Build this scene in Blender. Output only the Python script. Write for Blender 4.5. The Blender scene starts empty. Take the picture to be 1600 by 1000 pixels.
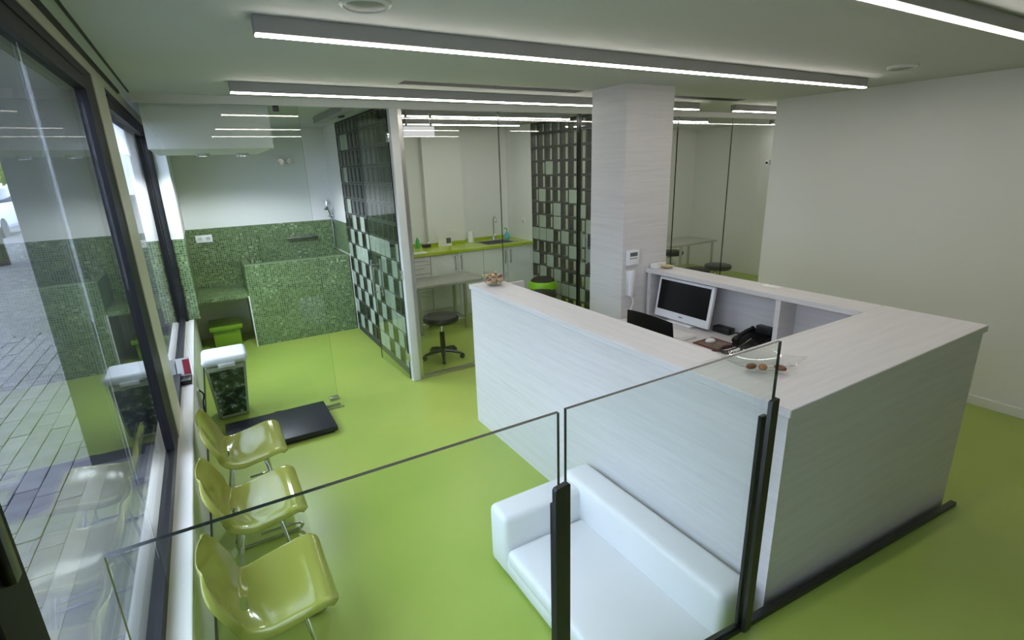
import bpy, bmesh, math, random
from mathutils import Vector, Matrix
random.seed(7)
SC = bpy.context.scene
COL = SC.collection
PI = math.pi
R = math.radians

# ------------------------------------------------------------------ camera, world, exposure
def cam_axes(yaw, pitch, roll):
    cy, sy = math.cos(yaw), math.sin(yaw)
    f = Vector((-sy*math.cos(pitch), cy*math.cos(pitch), math.sin(pitch)))
    r = Vector((cy, sy, 0)); u = r.cross(f)
    c, s = math.cos(roll), math.sin(roll)
    return c*r+s*u, -s*r+c*u, f
_r, _u, _f = cam_axes(R(-30.238), R(-16.608), R(-1.884))
cam_d = bpy.data.cameras.new('camera'); cam = bpy.data.objects.new('camera', cam_d); COL.objects.link(cam)
cam.matrix_world = Matrix(((_r.x, _u.x, -_f.x, 0), (_r.y, _u.y, -_f.y, 0), (_r.z, _u.z, -_f.z, 1.915), (0, 0, 0, 1)))
cam_d.sensor_width = 36; cam_d.lens = 802.653/1600*36; cam_d.clip_start = .02; cam_d.clip_end = 200
SC.camera = cam

w = bpy.data.worlds.new('world'); SC.world = w; w.use_nodes = True
bg = w.node_tree.nodes['Background']
bg.inputs['Color'].default_value = (0.62, 0.74, 1.0, 1); bg.inputs['Strength'].default_value = 5.4
STRIP = 17.0          # radiance of the strip lights
SC.view_settings.view_transform = 'Standard'
SC.view_settings.look = 'None'
SC.view_settings.gamma = 1
SC.view_settings.use_curve_mapping = False
SC.view_settings.exposure = 0.5
SC.cycles.max_bounces = 12
SC.cycles.transparent_max_bounces = 32
SC.cycles.sample_clamp_indirect = 6
SC.cycles.use_denoising = True
SC.cycles.caustics_reflective = False
SC.cycles.caustics_refractive = False

# ------------------------------------------------------------------ materials
def lin(c): return c/12.92 if c <= .04045 else ((c+.055)/1.055)**2.4
def rgb(r, g, b): return (lin(r/255), lin(g/255), lin(b/255), 1)
class NT:
    def __init__(s, name):
        s.m = bpy.data.materials.new(name); s.m.use_nodes = True
        s.t = s.m.node_tree; s.b = s.t.nodes['Principled BSDF']; s.o = s.t.nodes['Material Output']
    def n(s, typ, **kw):
        q = s.t.nodes.new(typ)
        for k, v in kw.items(): setattr(q, k, v)
        return q
    def l(s, a, b): s.t.links.new(a, b)
    def coord(s, scale=(1, 1, 1), rot=(0, 0, 0), kind='Object'):
        c = s.n('ShaderNodeTexCoord'); m = s.n('ShaderNodeMapping')
        m.inputs['Scale'].default_value = scale; m.inputs['Rotation'].default_value = rot
        s.l(c.outputs[kind], m.inputs['Vector']); return m.outputs['Vector']
    def noise(s, vec, scale, detail=4, rough=.55):
        q = s.n('ShaderNodeTexNoise'); q.inputs['Scale'].default_value = scale
        q.inputs['Detail'].default_value = detail; q.inputs['Roughness'].default_value = rough
        s.l(vec, q.inputs['Vector']); return q.outputs['Fac']
    def ramp(s, fac, stops):
        q = s.n('ShaderNodeValToRGB'); e = q.color_ramp.elements
        while len(e) < len(stops): e.new(.5)
        for i, (p, c) in enumerate(stops): e[i].position = p; e[i].color = c
        s.l(fac, q.inputs['Fac']); return q.outputs['Color']
    def bump(s, h, strength=.2, dist=.01):
        q = s.n('ShaderNodeBump'); q.inputs['Strength'].default_value = strength; q.inputs['Distance'].default_value = dist
        s.l(h, q.inputs['Height']); s.l(q.outputs['Normal'], s.b.inputs['Normal'])
def pm(name, col, rough=.5, metal=0, var=.04, scale=6, bump=0, spec=.5, coat=0):
    k = NT(name); v = k.coord()
    f = k.noise(v, scale)
    a = tuple(max(0, c*(1-var)) for c in col[:3])+(1,); b = tuple(min(1, c*(1+var)) for c in col[:3])+(1,)
    k.l(k.ramp(f, [(.3, a), (.7, b)]), k.b.inputs['Base Color'])
    k.b.inputs['Roughness'].default_value = rough; k.b.inputs['Metallic'].default_value = metal
    k.b.inputs['Specular IOR Level'].default_value = spec; k.b.inputs['Coat Weight'].default_value = coat
    if bump: k.bump(k.noise(v, scale*8, 6), bump, .004)
    return k.m
def emit(name, col, s):
    k = NT(name); e = k.n('ShaderNodeEmission'); e.inputs['Color'].default_value = col; e.inputs['Strength'].default_value = s
    k.l(e.outputs[0], k.o.inputs['Surface']); return k.m
def glass(name, tint=(.93, .97, .94), f0=.04, rough=0.0, refl=1.0):
    # thin pane: transparent with Schlick reflection on each face
    k = NT(name)
    g = k.n('ShaderNodeNewGeometry'); d = k.n('ShaderNodeVectorMath', operation='DOT_PRODUCT')
    k.l(g.outputs['Incoming'], d.inputs[0]); k.l(g.outputs['Normal'], d.inputs[1])
    def mth(op, a, b=None):
        q = k.n('ShaderNodeMath', operation=op)
        for i, x in enumerate((a, b)):
            if x is None: continue
            if isinstance(x, (int, float)): q.inputs[i].default_value = x
            else: k.l(x, q.inputs[i])
        return q.outputs[0]
    c = mth('ABSOLUTE', d.outputs['Value']); c = mth('SUBTRACT', 1.0, c); c = mth('POWER', c, 5.0)
    c = mth('MULTIPLY', c, (1-f0)*refl); c = mth('ADD', c, f0*refl)
    t = k.n('ShaderNodeBsdfTransparent'); t.inputs['Color'].default_value = tint+(1,)
    gl = k.n('ShaderNodeBsdfGlossy'); gl.inputs['Roughness'].default_value = rough
    mx = k.n('ShaderNodeMixShader'); k.l(c, mx.inputs['Fac']); k.l(t.outputs[0], mx.inputs[1]); k.l(gl.outputs[0], mx.inputs[2])
    k.l(mx.outputs[0], k.o.inputs['Surface']); return k.m

M = {}
M['wall'] = pm('white_wall_paint', rgb(228, 228, 226), .6, var=.01, scale=1.5)
M['ceil'] = pm('ceiling_paint', rgb(194, 196, 196), .7, var=.02, scale=1.2)
M['cream'] = pm('cream_lacquer', rgb(196, 195, 172), .4, var=.02)
M['white'] = pm('white_lacquer', rgb(228, 228, 226), .3, var=.01)
M['sillw'] = pm('sill_laminate', rgb(226, 222, 214), .18, var=.02)
M['plastic'] = pm('white_plastic', rgb(232, 233, 236), .3, var=.01)
M['leather'] = pm('white_leather', rgb(226, 227, 228), .38, var=.02, scale=4, bump=.06)
M['black'] = pm('black_metal', rgb(26, 27, 26), .35, var=.1)
M['blackp'] = pm('black_plastic', rgb(22, 22, 23), .4, var=.1)
M['vinyl'] = pm('black_vinyl', rgb(26, 25, 25), .38, var=.1, scale=20)
M['frame'] = pm('anthracite_frame', rgb(12, 12, 15), .5, var=.08, spec=.25)
M['jamb'] = pm('black_door_lacquer', rgb(18, 19, 18), .6, var=.08, spec=.15)
M['pier'] = pm('dark_pier_cladding', rgb(20, 21, 21), .6, var=.1)
M['steel'] = pm('brushed_steel', rgb(190, 190, 188), .28, 1, var=.05, scale=30)
M['chrome'] = pm('chrome', rgb(215, 216, 220), .12, 1, var=.02)
M['alu'] = pm('white_aluminium', rgb(205, 206, 203), .35, var=.02)
M['greymetal'] = pm('grey_light_housing', rgb(150, 150, 148), .45, var=.03)
M['slot'] = pm('grey_slot', rgb(26, 26, 25), .7, var=.1)
M['greenp'] = pm('green_plastic', rgb(120, 160, 40), .35, var=.04)
M['bag'] = pm('lime_bin_bag', rgb(135, 195, 30), .4, var=.1, scale=18)
M['chair'] = pm('olive_green_shell', rgb(140, 144, 64), .11, var=.02, spec=.6)
M['worktop'] = pm('lime_worktop', rgb(168, 190, 32), .25, var=.05, scale=12)
M['cab'] = pm('gloss_white_front', rgb(222, 224, 218), .15, var=.01)
M['grout'] = pm('dark_mortar', rgb(58, 60, 56), .7, var=.1, scale=20)
M['blockside'] = pm('dark_block_side', rgb(62, 66, 62), .35, var=.12, scale=14)
M['frost'] = pm('frosted_block', rgb(158, 170, 156), .35, var=.06, scale=5)
M['glassedge'] = pm('dark_glass_edge', rgb(20, 30, 24), .2, var=.1)
M['clear'] = glass('clear_glass', (.95, .975, .96))
M['part'] = glass('partition_glass', (.95, .97, .95))
M['window'] = glass('window_glass', (.97, .98, .98), .045)
M['blockglass'] = glass('block_glass', (.80, .84, .79), .05, .05)
M['dish'] = glass('dish_glass', (.96, .97, .97), .06)
M['strip'] = emit('strip_diffuser', (1, .93, .87, 1), STRIP)
M['strip_room'] = emit('strip_diffuser_room', (1, .96, .91, 1), STRIP*1.75)
M['panel'] = emit('reflection_glow', (1, .97, 1, 1), .5)  # glowing white in place of a reflection in the partition glass
M['screen'] = pm('dark_screen', rgb(7, 7, 8), .3, var=.05, spec=.2)
M['candy'] = [pm('candy_caramel', rgb(150, 100, 62), .35), pm('candy_cream', rgb(214, 182, 120), .35), pm('candy_brown', rgb(110, 62, 34), .35), pm('candy_pink', rgb(176, 140, 104), .35)]
M['paper'] = pm('white_paper', rgb(232, 232, 230), .6, var=.01)
M['red'] = pm('red_print', rgb(140, 40, 56), .5)
M['padred'] = pm('mousepad_red', rgb(96, 34, 28), .6)
M['padgrey'] = pm('mousepad_picture', rgb(120, 104, 96), .6, var=.4, scale=30)
M['scale'] = pm('scale_rubber', rgb(30, 30, 40), .42, var=.08, scale=20)
M['blue'] = pm('blue_soap', rgb(90, 180, 205), .3)
M['greenb'] = pm('green_bottle', rgb(60, 170, 70), .3)
M['clearp'] = pm('cloudy_plastic', rgb(175, 185, 165), .25, var=.03)
M['knobd'] = pm('lcd_grey', rgb(90, 96, 100), .3)
M['purple'] = pm('tyre_rubber', rgb(28, 28, 30), .7)
M['carp'] = pm('silver_car_paint', rgb(190, 196, 205), .25, var=.02)
M['cargl'] = pm('dark_car_glass', rgb(52, 60, 70), .1)
M['tail'] = pm('red_tail_lamp', rgb(140, 20, 20), .2)
M['bark'] = pm('tree_bark', rgb(50, 42, 38), .9, var=.3, scale=12, bump=.6)

def floor_mat():
    k = NT('green_resin_floor'); v = k.coord()
    f = k.noise(v, .9, 5, .6)
    c = k.ramp(f, [(.3, rgb(147, 170, 72)), (.55, rgb(158, 177, 78)), (.75, rgb(169, 180, 82))])
    k.l(c, k.b.inputs['Base Color']); k.b.inputs['Roughness'].default_value = .32
    k.bump(k.noise(v, 5, 2), .04, .02); return k.m
M['floor'] = floor_mat()
def wood_mat(name, axis, c0=(200, 198, 197), c1=(212, 210, 210)):
    k = NT(name)
    sc = {'x': (1.2, 26, 26), 'y': (26, 1.2, 26), 'z': (26, 26, 1.2), 'xy': (1.2, 1.2, 26)}[axis]
    v = k.coord(sc); f = k.noise(v, 1.6, 6, .65)
    f2 = k.noise(k.coord(tuple(a*3 for a in sc)), 2.2, 3)
    mx = k.n('ShaderNodeMath', operation='MULTIPLY_ADD'); mx.inputs[1].default_value = .35
    k.l(f2, mx.inputs[0]); k.l(f, mx.inputs[2])
    c = k.ramp(mx.outputs[0], [(.45, rgb(*c0)), (.62, rgb(*[(a+b)/2 for a, b in zip(c0, c1)])), (.82, rgb(*c1))])
    k.l(c, k.b.inputs['Base Color']); k.b.inputs['Roughness'].default_value = .42
    k.bump(f, .03, .003); return k.m
M['woody'] = wood_mat('whitewashed_wood_y', 'y'); M['woodx'] = wood_mat('whitewashed_wood_x', 'x')
M['woodz'] = wood_mat('whitewashed_wood_column', 'xy')
def mosaic_mat(name, mapping):
    k = NT(name)
    c = k.n('ShaderNodeTexCoord'); sp = k.n('ShaderNodeSeparateXYZ'); k.l(c.outputs['Object'], sp.inputs[0])
    cb = k.n('ShaderNodeCombineXYZ'); k.l(sp.outputs[mapping[0]], cb.inputs[0]); k.l(sp.outputs[mapping[1]], cb.inputs[1])
    b = k.n('ShaderNodeTexBrick'); b.offset = 0; b.squash = 1
    b.inputs['Scale'].default_value = 1; b.inputs['Brick Width'].default_value = .0235; b.inputs['Row Height'].default_value = .0235
    b.inputs['Mortar Size'].default_value = .002; b.inputs['Mortar Smooth'].default_value = .1
    b.inputs['Color1'].default_value = (0, 0, 0, 1); b.inputs['Color2'].default_value = (1, 1, 1, 1); b.inputs['Mortar'].default_value = (.55, .55, .55, 1)
    k.l(cb.outputs[0], b.inputs['Vector'])
    big = k.noise(cb.outputs[0], 3.5, 3)
    ad = k.n('ShaderNodeMath', operation='MULTIPLY_ADD'); ad.inputs[1].default_value = .75; 
    sb = k.n('ShaderNodeMath', operation='MULTIPLY_ADD'); sb.inputs[1].default_value = .5; sb.inputs[2].default_value = -.12
    k.l(big, sb.inputs[0]); k.l(b.outputs['Color'], ad.inputs[0]); k.l(sb.outputs[0], ad.inputs[2])
    col = k.ramp(ad.outputs[0], [(.0, rgb(38, 54, 26)), (.3, rgb(64, 86, 44)), (.6, rgb(88, 110, 62)), (.85, rgb(112, 132, 88)), (1, rgb(190, 202, 168))])
    mix = k.n('ShaderNodeMix', data_type='RGBA'); k.l(b.outputs['Fac'], mix.inputs[0]); k.l(col, mix.inputs[6]); mix.inputs[7].default_value = rgb(132, 150, 118)
    k.l(mix.outputs[2], k.b.inputs['Base Color']); k.b.inputs['Roughness'].default_value = .3
    inv = k.n('ShaderNodeMath', operation='SUBTRACT'); inv.inputs[0].default_value = 1; k.l(b.outputs['Fac'], inv.inputs[1])
    k.bump(inv.outputs[0], .5, .002); return k.m
M['mosx'] = mosaic_mat('green_mosaic_x', (0, 2)); M['mosy'] = mosaic_mat('green_mosaic_y', (1, 2)); M['mosz'] = mosaic_mat('green_mosaic_top', (0, 1))
def pave_mat():
    k = NT('grey_paving'); v = k.coord(); f = k.noise(v, 7, 6, .65)
    oi = k.n('ShaderNodeObjectInfo')
    ad = k.n('ShaderNodeMath', operation='MULTIPLY_ADD'); ad.inputs[1].default_value = .25; k.l(oi.outputs['Random'], ad.inputs[0]); k.l(f, ad.inputs[2])
    c = k.ramp(ad.outputs[0], [(.3, rgb(62, 60, 62)), (.6, rgb(80, 78, 80)), (.95, rgb(98, 96, 97))])
    k.l(c, k.b.inputs['Base Color']); k.b.inputs['Roughness'].default_value = .8; k.bump(f, .3, .01); return k.m
M['pave'] = pave_mat()
def pave_far():
    k = NT('grey_paving_far'); v = k.coord(); b = k.n('ShaderNodeTexBrick'); b.offset = 0
    b.inputs['Scale'].default_value = 1; b.inputs['Brick Width'].default_value = .1; b.inputs['Row Height'].default_value = .2; b.inputs['Mortar Size'].default_value = .004
    b.inputs['Color1'].default_value = rgb(76, 74, 76); b.inputs['Color2'].default_value = rgb(86, 84, 86); b.inputs['Mortar'].default_value = rgb(52, 50, 50)
    k.l(v, b.inputs['Vector']); k.l(b.outputs['Color'], k.b.inputs['Base Color']); k.b.inputs['Roughness'].default_value = .85; return k.m
M['pavefar'] = pave_far()
M['asphalt'] = pm('asphalt', rgb(90, 90, 92), .85, var=.15, scale=9)
M['concrete'] = pm('smooth_concrete', rgb(82, 82, 86), .65, var=.12, scale=5, bump=.2)
M['kerb'] = pm('worn_kerb', rgb(104, 102, 100), .8, var=.18, scale=9, bump=.3)
M['facade'] = pm('far_facade', rgb(180, 170, 155), .8, var=.12, scale=2)
def leaf_mat():
    k = NT('leaf'); oi = k.coord(); f = k.noise(oi, 3)
    k.l(k.ramp(f, [(.3, rgb(96, 130, 50)), (.7, rgb(190, 205, 110))]), k.b.inputs['Base Color']); k.b.inputs['Roughness'].default_value = .6
    t = k.n('ShaderNodeBsdfTranslucent'); t.inputs['Color'].default_value = rgb(200, 215, 110)
    mx = k.n('ShaderNodeMixShader'); mx.inputs[0].default_value = .5
    k.l(k.b.outputs[0], mx.inputs[1]); k.l(t.outputs[0], mx.inputs[2]); k.l(mx.outputs[0], k.o.inputs['Surface']); return k.m
M['leaf'] = leaf_mat()
def picture_mat():
    k = NT('forest_print'); v = k.coord((1, 1, 1)); f = k.noise(v, 15, 6, .7); g = k.noise(v, 26, 4)
    c = k.ramp(f, [(.36, rgb(16, 20, 24)), (.47, rgb(34, 54, 32)), (.53, rgb(70, 100, 58)), (.58, rgb(96, 110, 122)), (.64, rgb(215, 220, 222))])
    k.l(c, k.b.inputs['Base Color']); k.b.inputs['Roughness'].default_value = .3; return k.m
M['picture'] = picture_mat()

# ------------------------------------------------------------------ mesh helpers
class MB:
    def __init__(s): s.b = bmesh.new()
    def _mi(s, verts, mi):
        for f in {f for v in verts for f in v.link_faces}: f.material_index = mi
    def box(s, x0, x1, y0, y1, z0, z1, bev=0, seg=2, mi=0, rot=None, at=None):
        r = bmesh.ops.create_cube(s.b, size=1); vs = r['verts']
        for v in vs:
            v.co = Vector(((x0+x1)/2+v.co.x*(x1-x0), (y0+y1)/2+v.co.y*(y1-y0), (z0+z1)/2+v.co.z*(z1-z0)))
        s._mi(vs, mi)
        if bev:
            es = list({e for v in vs for e in v.link_edges})
            q = bmesh.ops.bevel(s.b, geom=es, offset=bev, segments=seg, affect='EDGES', profile=.5)
            vs = list({v for f in q['faces'] for v in f.verts} | {v for v in vs if v.is_valid})
            for f in q['faces']: f.material_index = mi
        if rot is not None:
            m = rot if isinstance(rot, Matrix) else Matrix.Rotation(rot, 3, 'Z')
            c = Vector(at) if at else Vector(((x0+x1)/2, (y0+y1)/2, (z0+z1)/2))
            for v in vs: v.co = m @ (v.co-c)+c
        return s
    def lathe(s, prof, c=(0, 0, 0), seg=24, mi=0, cap=True):
        rings = []
        for (r, z) in prof:
            rings.append([s.b.verts.new((c[0]+r*math.cos(2*PI*i/seg), c[1]+r*math.sin(2*PI*i/seg), c[2]+z)) for i in range(seg)])
        for a, b in zip(rings, rings[1:]):
            for i in range(seg):
                f = s.b.faces.new((a[i], a[(i+1) % seg], b[(i+1) % seg], b[i])); f.material_index = mi
        if cap:
            for q, flip in ((rings[0], True), (rings[-1], False)):
                f = s.b.faces.new(q[::-1] if flip else q); f.material_index = mi
        return s
    def tube(s, pts, r, seg=10, mi=0, closed=False):
        pts = [Vector(p) for p in pts]; n = len(pts); rings = []
        prev = None
        for i, p in enumerate(pts):
            if closed: d = (pts[(i+1) % n]-pts[i-1]).normalized()
            else: d = (pts[min(i+1, n-1)]-pts[max(i-1, 0)]).normalized()
            if prev is None:
                a = Vector((0, 0, 1)) if abs(d.z) < .9 else Vector((1, 0, 0))
                u = d.cross(a).normalized()
            else: u = (prev-d*prev.dot(d)).normalized()
            prev = u; v = d.cross(u)
            rr = r[i] if isinstance(r, (list, tuple)) else r
            rings.append([s.b.verts.new(p+u*rr*math.cos(2*PI*k/seg)+v*rr*math.sin(2*PI*k/seg)) for k in range(seg)])
        prs = list(zip(rings, rings[1:]))+([(rings[-1], rings[0])] if closed else [])
        for a, b in prs:
            for k in range(seg):
                f = s.b.faces.new((a[k], a[(k+1) % seg], b[(k+1) % seg], b[k])); f.material_index = mi
        if not closed:
            s.b.faces.new(rings[0][::-1]).material_index = mi; s.b.faces.new(rings[-1]).material_index = mi
        return s
    def prism(s, poly, axis, a0, a1, mi=0):
        def P(p, a): return {'x': (a, p[0], p[1]), 'y': (p[0], a, p[1]), 'z': (p[0], p[1], a)}[axis]
        A = [s.b.verts.new(P(p, a0)) for p in poly]; B = [s.b.verts.new(P(p, a1)) for p in poly]
        n = len(poly)
        for i in range(n): s.b.faces.new((A[i], A[(i+1) % n], B[(i+1) % n], B[i])).material_index = mi
        s.b.faces.new(A[::-1]).material_index = mi; s.b.faces.new(B).material_index = mi
        return s
    def quad(s, pts, mi=0):
        s.b.faces.new([s.b.verts.new(p) for p in pts]).material_index = mi; return s
    def ball(s, c, r, sc=(1, 1, 1), sub=2, mi=0, rot=0):
        q = bmesh.ops.create_icosphere(s.b, subdivisions=sub, radius=r)
        for v in q['verts']:
            p = Vector((v.co.x*sc[0], v.co.y*sc[1], v.co.z*sc[2])); p = Matrix.Rotation(rot, 3, 'Z') @ p
            v.co = p+Vector(c)
        s._mi(q['verts'], mi); return s
    def mesh(s, name, mats, smooth=True, angle=40, off=(0, 0, 0)):
        bmesh.ops.recalc_face_normals(s.b, faces=s.b.faces[:])
        me = bpy.data.meshes.new(name)
        o = Vector(off)
        for v in s.b.verts: v.co -= o
        s.b.to_mesh(me); s.b.free()
        for m in (mats if isinstance(mats, (list, tuple)) else [mats]): me.materials.append(m)
        if smooth and len(me.polygons):
            me.polygons.foreach_set('use_smooth', [True]*len(me.polygons)); me.set_sharp_from_angle(angle=R(angle))
        return me
ORIG = {}
def link(name, me, parent=None):
    o = bpy.data.objects.new(name, me); COL.objects.link(o)
    if parent: o.parent = parent; ORIG[o.name] = ORIG.get(parent.name, Vector((0, 0, 0)))
    else: ORIG[o.name] = Vector((0, 0, 0))
    return o
def part(name, mb, mats, parent, label=None, smooth=True, kind=None):
    me = mb.mesh(name, mats, smooth, off=ORIG.get(parent.name, (0, 0, 0)))
    o = link(name, me, parent)
    if label: o['label'] = label
    if kind: o['kind'] = kind
    return o
def tag(o, label, cat, group=None):
    o['label'] = label; o['category'] = cat
    if group: o['group'] = group
    return o
def thing(name, label, cat, loc=(0, 0, 0), group=None):
    o = bpy.data.objects.new(name, None); COL.objects.link(o); o.location = loc; o.empty_display_size = .05
    ORIG[o.name] = Vector(loc); return tag(o, label, cat, group)
def solo(name, mb, mats, label, cat, group=None, smooth=True):
    return tag(link(name, mb.mesh(name, mats, smooth)), label, cat, group)
def struct(name, mb, mats, label=None, parent=None, smooth=False):
    o = link(name, mb.mesh(name, mats, smooth), parent)
    if not parent: o['kind'] = 'structure'
    if label: o['label'] = label
    return o
def dup(o, parent=None):
    c = o.copy(); COL.objects.link(c); c.parent = parent
    for ch in o.children: dup(ch, c)
    return c

H = 2.455; YP = 4.386
# ------------------------------------------------------------------ setting: shell
struct('floor', MB().box(-.42, 8.1, -1.7, 7.3, -.1, 0), M['floor'], 'glossy green resin floor')
RZ = lambda x: .12*(3.9-x)
struct('floor_ramp', MB().prism([(-.42, -.02), (3.9, -.02), (3.9, 0.0), (-.42, RZ(-.42))], 'y', -1.7, .86), M['floor'], 'green resin entrance ramp sloping down to the right')
struct('ceiling', MB().box(-.50, 8.1, -1.7, 7.3, H, H+.3), M['ceil'], 'flat pale ceiling')
struct('wall_right', MB().box(4.98, 5.12, -1.7, 3.30, 0, H), M['wall'], 'plain white wall right of the reception desk')
struct('baseboard_right', MB().box(4.966, 4.98, -1.7, 3.30, 0, .075, bev=.003), M['white'])
struct('wall_passage', MB().box(5.12, 8.1, 3.18, 3.30, 0, H), M['wall'])
struct('wall_end', MB().box(7.98, 8.1, 3.3, 6.9, 0, H), M['wall'])
struct('wall_rear', MB().box(-.50, 5.1, -1.7, -1.6, 0, H), M['wall'])
# left window wall: parapet, sill, pilaster
struct('wall_left', MB().box(-.42, -.266, -1.7, 7.2, 0, .47), M['wall'], 'white parapet below the shop windows')
struct('trim_1', MB().box(-.42, -.26, .86, 6.12, .47, .50, bev=.006), M['sillw'], 'white window sill')
struct('baseboard_left', MB().box(-.266, -.256, .87, 6.4, 0.0, .012), M['slot'])
struct('wall_front_pilaster', MB().box(-.42, -.33, 3.24, 3.64, .50, H), M['cream'], 'cream pilaster between the two shop windows')
struct('trim_2', MB().box(-.42, -.33, -1.6, 3.24, 2.39, H).box(-.42, -.33, 3.64, 6.1, 2.39, H), M['cream'], 'cream band above the windows')
struct('trim_3', MB().box(-.33, -.318, -1.6, 4.3, 2.435, H).box(-.275, -.267, -1.6, 4.3, 2.445, H), M['slot'], 'thin dark curtain rail along the ceiling')
struct('wall_left_back', MB().box(-.42, -.20, 6.1, 7.2, 1.33, H), M['wall'], 'white wall beside the washroom')
struct('wall_left_tiles', MB().box(-.42, -.198, 6.106, 7.2, .5, 1.33), M['mosy'], 'green mosaic tiled wall end')
struct('wall_left_tile_end', MB().box(-.30, -.198, 6.098, 6.106, .5, 1.33), M['mosx'])
# washroom
struct('wall_washroom_back', MB().box(-.42, 1.55, 7.1, 7.2, 1.33, H), M['wall'])
struct('wall_washroom_tiles', MB().box(-.2, 1.52, 7.088, 7.13, .62, 1.33), M['mosx'], 'green glass mosaic wainscot')
struct('wall_washroom_low', MB().box(-.42, 1.55, 7.1, 7.2, 0, .62), M['wall'])
struct('ceiling_bulkhead', MB().box(-.25, .575, 4.62, 5.95, 2.115, H), M['wall'], 'white boxed bulkhead under the washroom ceiling')
# consult rooms
struct('wall_back', MB().box(1.54, 8.0, 6.8, 6.9, 0, H), M['wall'])
struct('wall_back_pilaster', MB().box(2.62, 3.19, 6.70, 6.81, .93, H), M['wall'])
struct('wall_consult_side', MB().box(3.95, 4.02, 6.13, 6.8, 0, H), M['wall'])
struct('wall_room_side_tiles', MB().box(1.462, 1.472, 6.40, 7.088, .96, 1.33), M['mosy'])
struct('wall_room_side', MB().box(1.47, 1.54, 6.40, 7.1, 0, H), M['wall'])
# column
struct('column', MB().box(2.74, 3.215, 2.97, 3.36, 0, H), M['woodz'], 'square column clad in whitewashed wood')

# ------------------------------------------------------------------ shop windows
def window(name, y0, y1, j0, j1, xo, xi, xg, z0, z1, joints, label):
    # j0/j1: width of the two jambs
    fr = MB(); fr.box(xo, xi, y0, y0+j0, z0, z1); fr.box(xo, xi, y1-j1, y1, z0, z1)
    fr.box(xo, xi, y0+j0, y1-j1, z0, z0+.055); fr.box(xo, xi, y0+j0, y1-j1, z1-.10, z1)
    fr.box(xi-.004, xi+.006, y0+j0, y1-j1, z1-.045, z1-.035)
    o = struct(name, fr, M['frame'], label)
    ys = [y0+j0]+joints+[y1-j1]
    for a, b in zip(ys, ys[1:]):
        link('pane', MB().box(xg-.005, xg+.005, a+.0015, b-.0015, z0+.055, z1-.10).mesh('pane', M['window'], False), o)
    for j in joints:
        link('pane_joint', MB().box(xg-.0012, xg+.0012, j-.0014, j+.0014, z0+.055, z1-.10).mesh('pane_joint', M['greymetal'], False), o)
    return o
window('window_1', .90, 3.24, .03, .26, -.42, -.335, -.36, .50, 2.39, [2.06], 'large dark framed shop window')
window('window_2', 3.64, 6.12, .03, .06, -.42, -.333, -.36, .50, 2.39, [4.75], 'second shop window reaching into the washroom')
link('jamb_post', MB().box(-.333, -.305, 6.06, 6.098, .50, 2.39).mesh('jamb_post', M['frame'], False), bpy.data.objects['window_2'])
# entrance door jamb at the lower left
dj = struct('door_1', MB().box(-.42, -.31, .78, .90, .40, 2.415, bev=.004), M['jamb'], 'black entrance door jamb')
link('door_handle', MB().box(-.312, -.296, .825, .85, 1.40, 1.56, bev=.004).mesh('door_handle', M['black']), dj)
window('door_3', -.25, .78, .10, .06, -.42, -.335, -.36, .50, 2.39, [], 'glazed entrance door beside the ramp')
struct('wall_left_front', MB().box(-.42, -.335, -1.7, -.25, .40, 2.45), M['wall'])

# ------------------------------------------------------------------ glass partition
gp = struct('wall_glass_partition', MB().box(-.27, 7.98, YP-.03, YP+.03, 2.40, H), M['alu'], 'frameless glass partition with a white head rail')
def pane(x0, x1, z0=.01, z1=2.40, nm='glass_pane', y=YP):
    m = MB(); m.box(x0, x1, y-.005, y+.005, z0, z1)
    m.b.faces.ensure_lookup_table()
    for f in m.b.faces:
        if abs(f.normal.x) > .5: f.material_index = 1
    link(nm, m.mesh(nm, [M['part'], M['glassedge']], False), gp)
pane(-.265, .75); pane(1.56, 2.475, .03); pane(2.482, 3.395, .03); pane(3.43, 4.10, .03); pane(4.105, 4.825, .03); pane(4.832, 5.775, .03); pane(5.782, 6.7, .03)
link('glass_post', MB().box(1.445, 1.515, YP-.035, YP+.035, 0, 2.40, bev=.004).mesh('glass_post', M['alu']), gp)
link('channel_post', MB().box(1.515, 1.555, YP-.02, YP+.02, 0, 2.40).mesh('channel_post', M['steel']), gp)
link('floor_rail', MB().box(1.555, 6.7, YP-.02, YP+.02, 0, .03).mesh('floor_rail', M['steel']), gp)
link('pane_seal', MB().box(3.395, 3.43, YP-.012, YP+.012, .03, 2.40).mesh('pane_seal', M['glassedge']), gp)
link('floor_clamp', MB().box(.68, .76, YP-.02, YP+.02, 0, .03, bev=.003).mesh('floor_clamp', M['steel']), gp)
link('glass_clamp', MB().box(.58, .62, YP-.012, YP+.012, 2.36, 2.41, bev=.003).mesh('glass_clamp', M['blackp']), gp)
def dhandle(parent, c, d, z0, z1, mat='steel'):
    # paired D handle either side of a glass leaf; d = unit normal of the leaf (xy)
    for s in (1, -1):
        o = [Vector((c[0]+d[0]*s*k, c[1]+d[1]*s*k, 0)) for k in (.006, .045)]
        m = MB(); m.tube([(o[1].x, o[1].y, z0), (o[1].x, o[1].y, z1)], .0085)
        for z in (z0+.05, z1-.05): m.tube([(o[0].x, o[0].y, z), (o[1].x, o[1].y, z)], .006)
        link('door_handle', m.mesh('door_handle', M[mat]), parent)
dhandle(gp, (3.49, YP), (0, 1), .88, 1.22)
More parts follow.
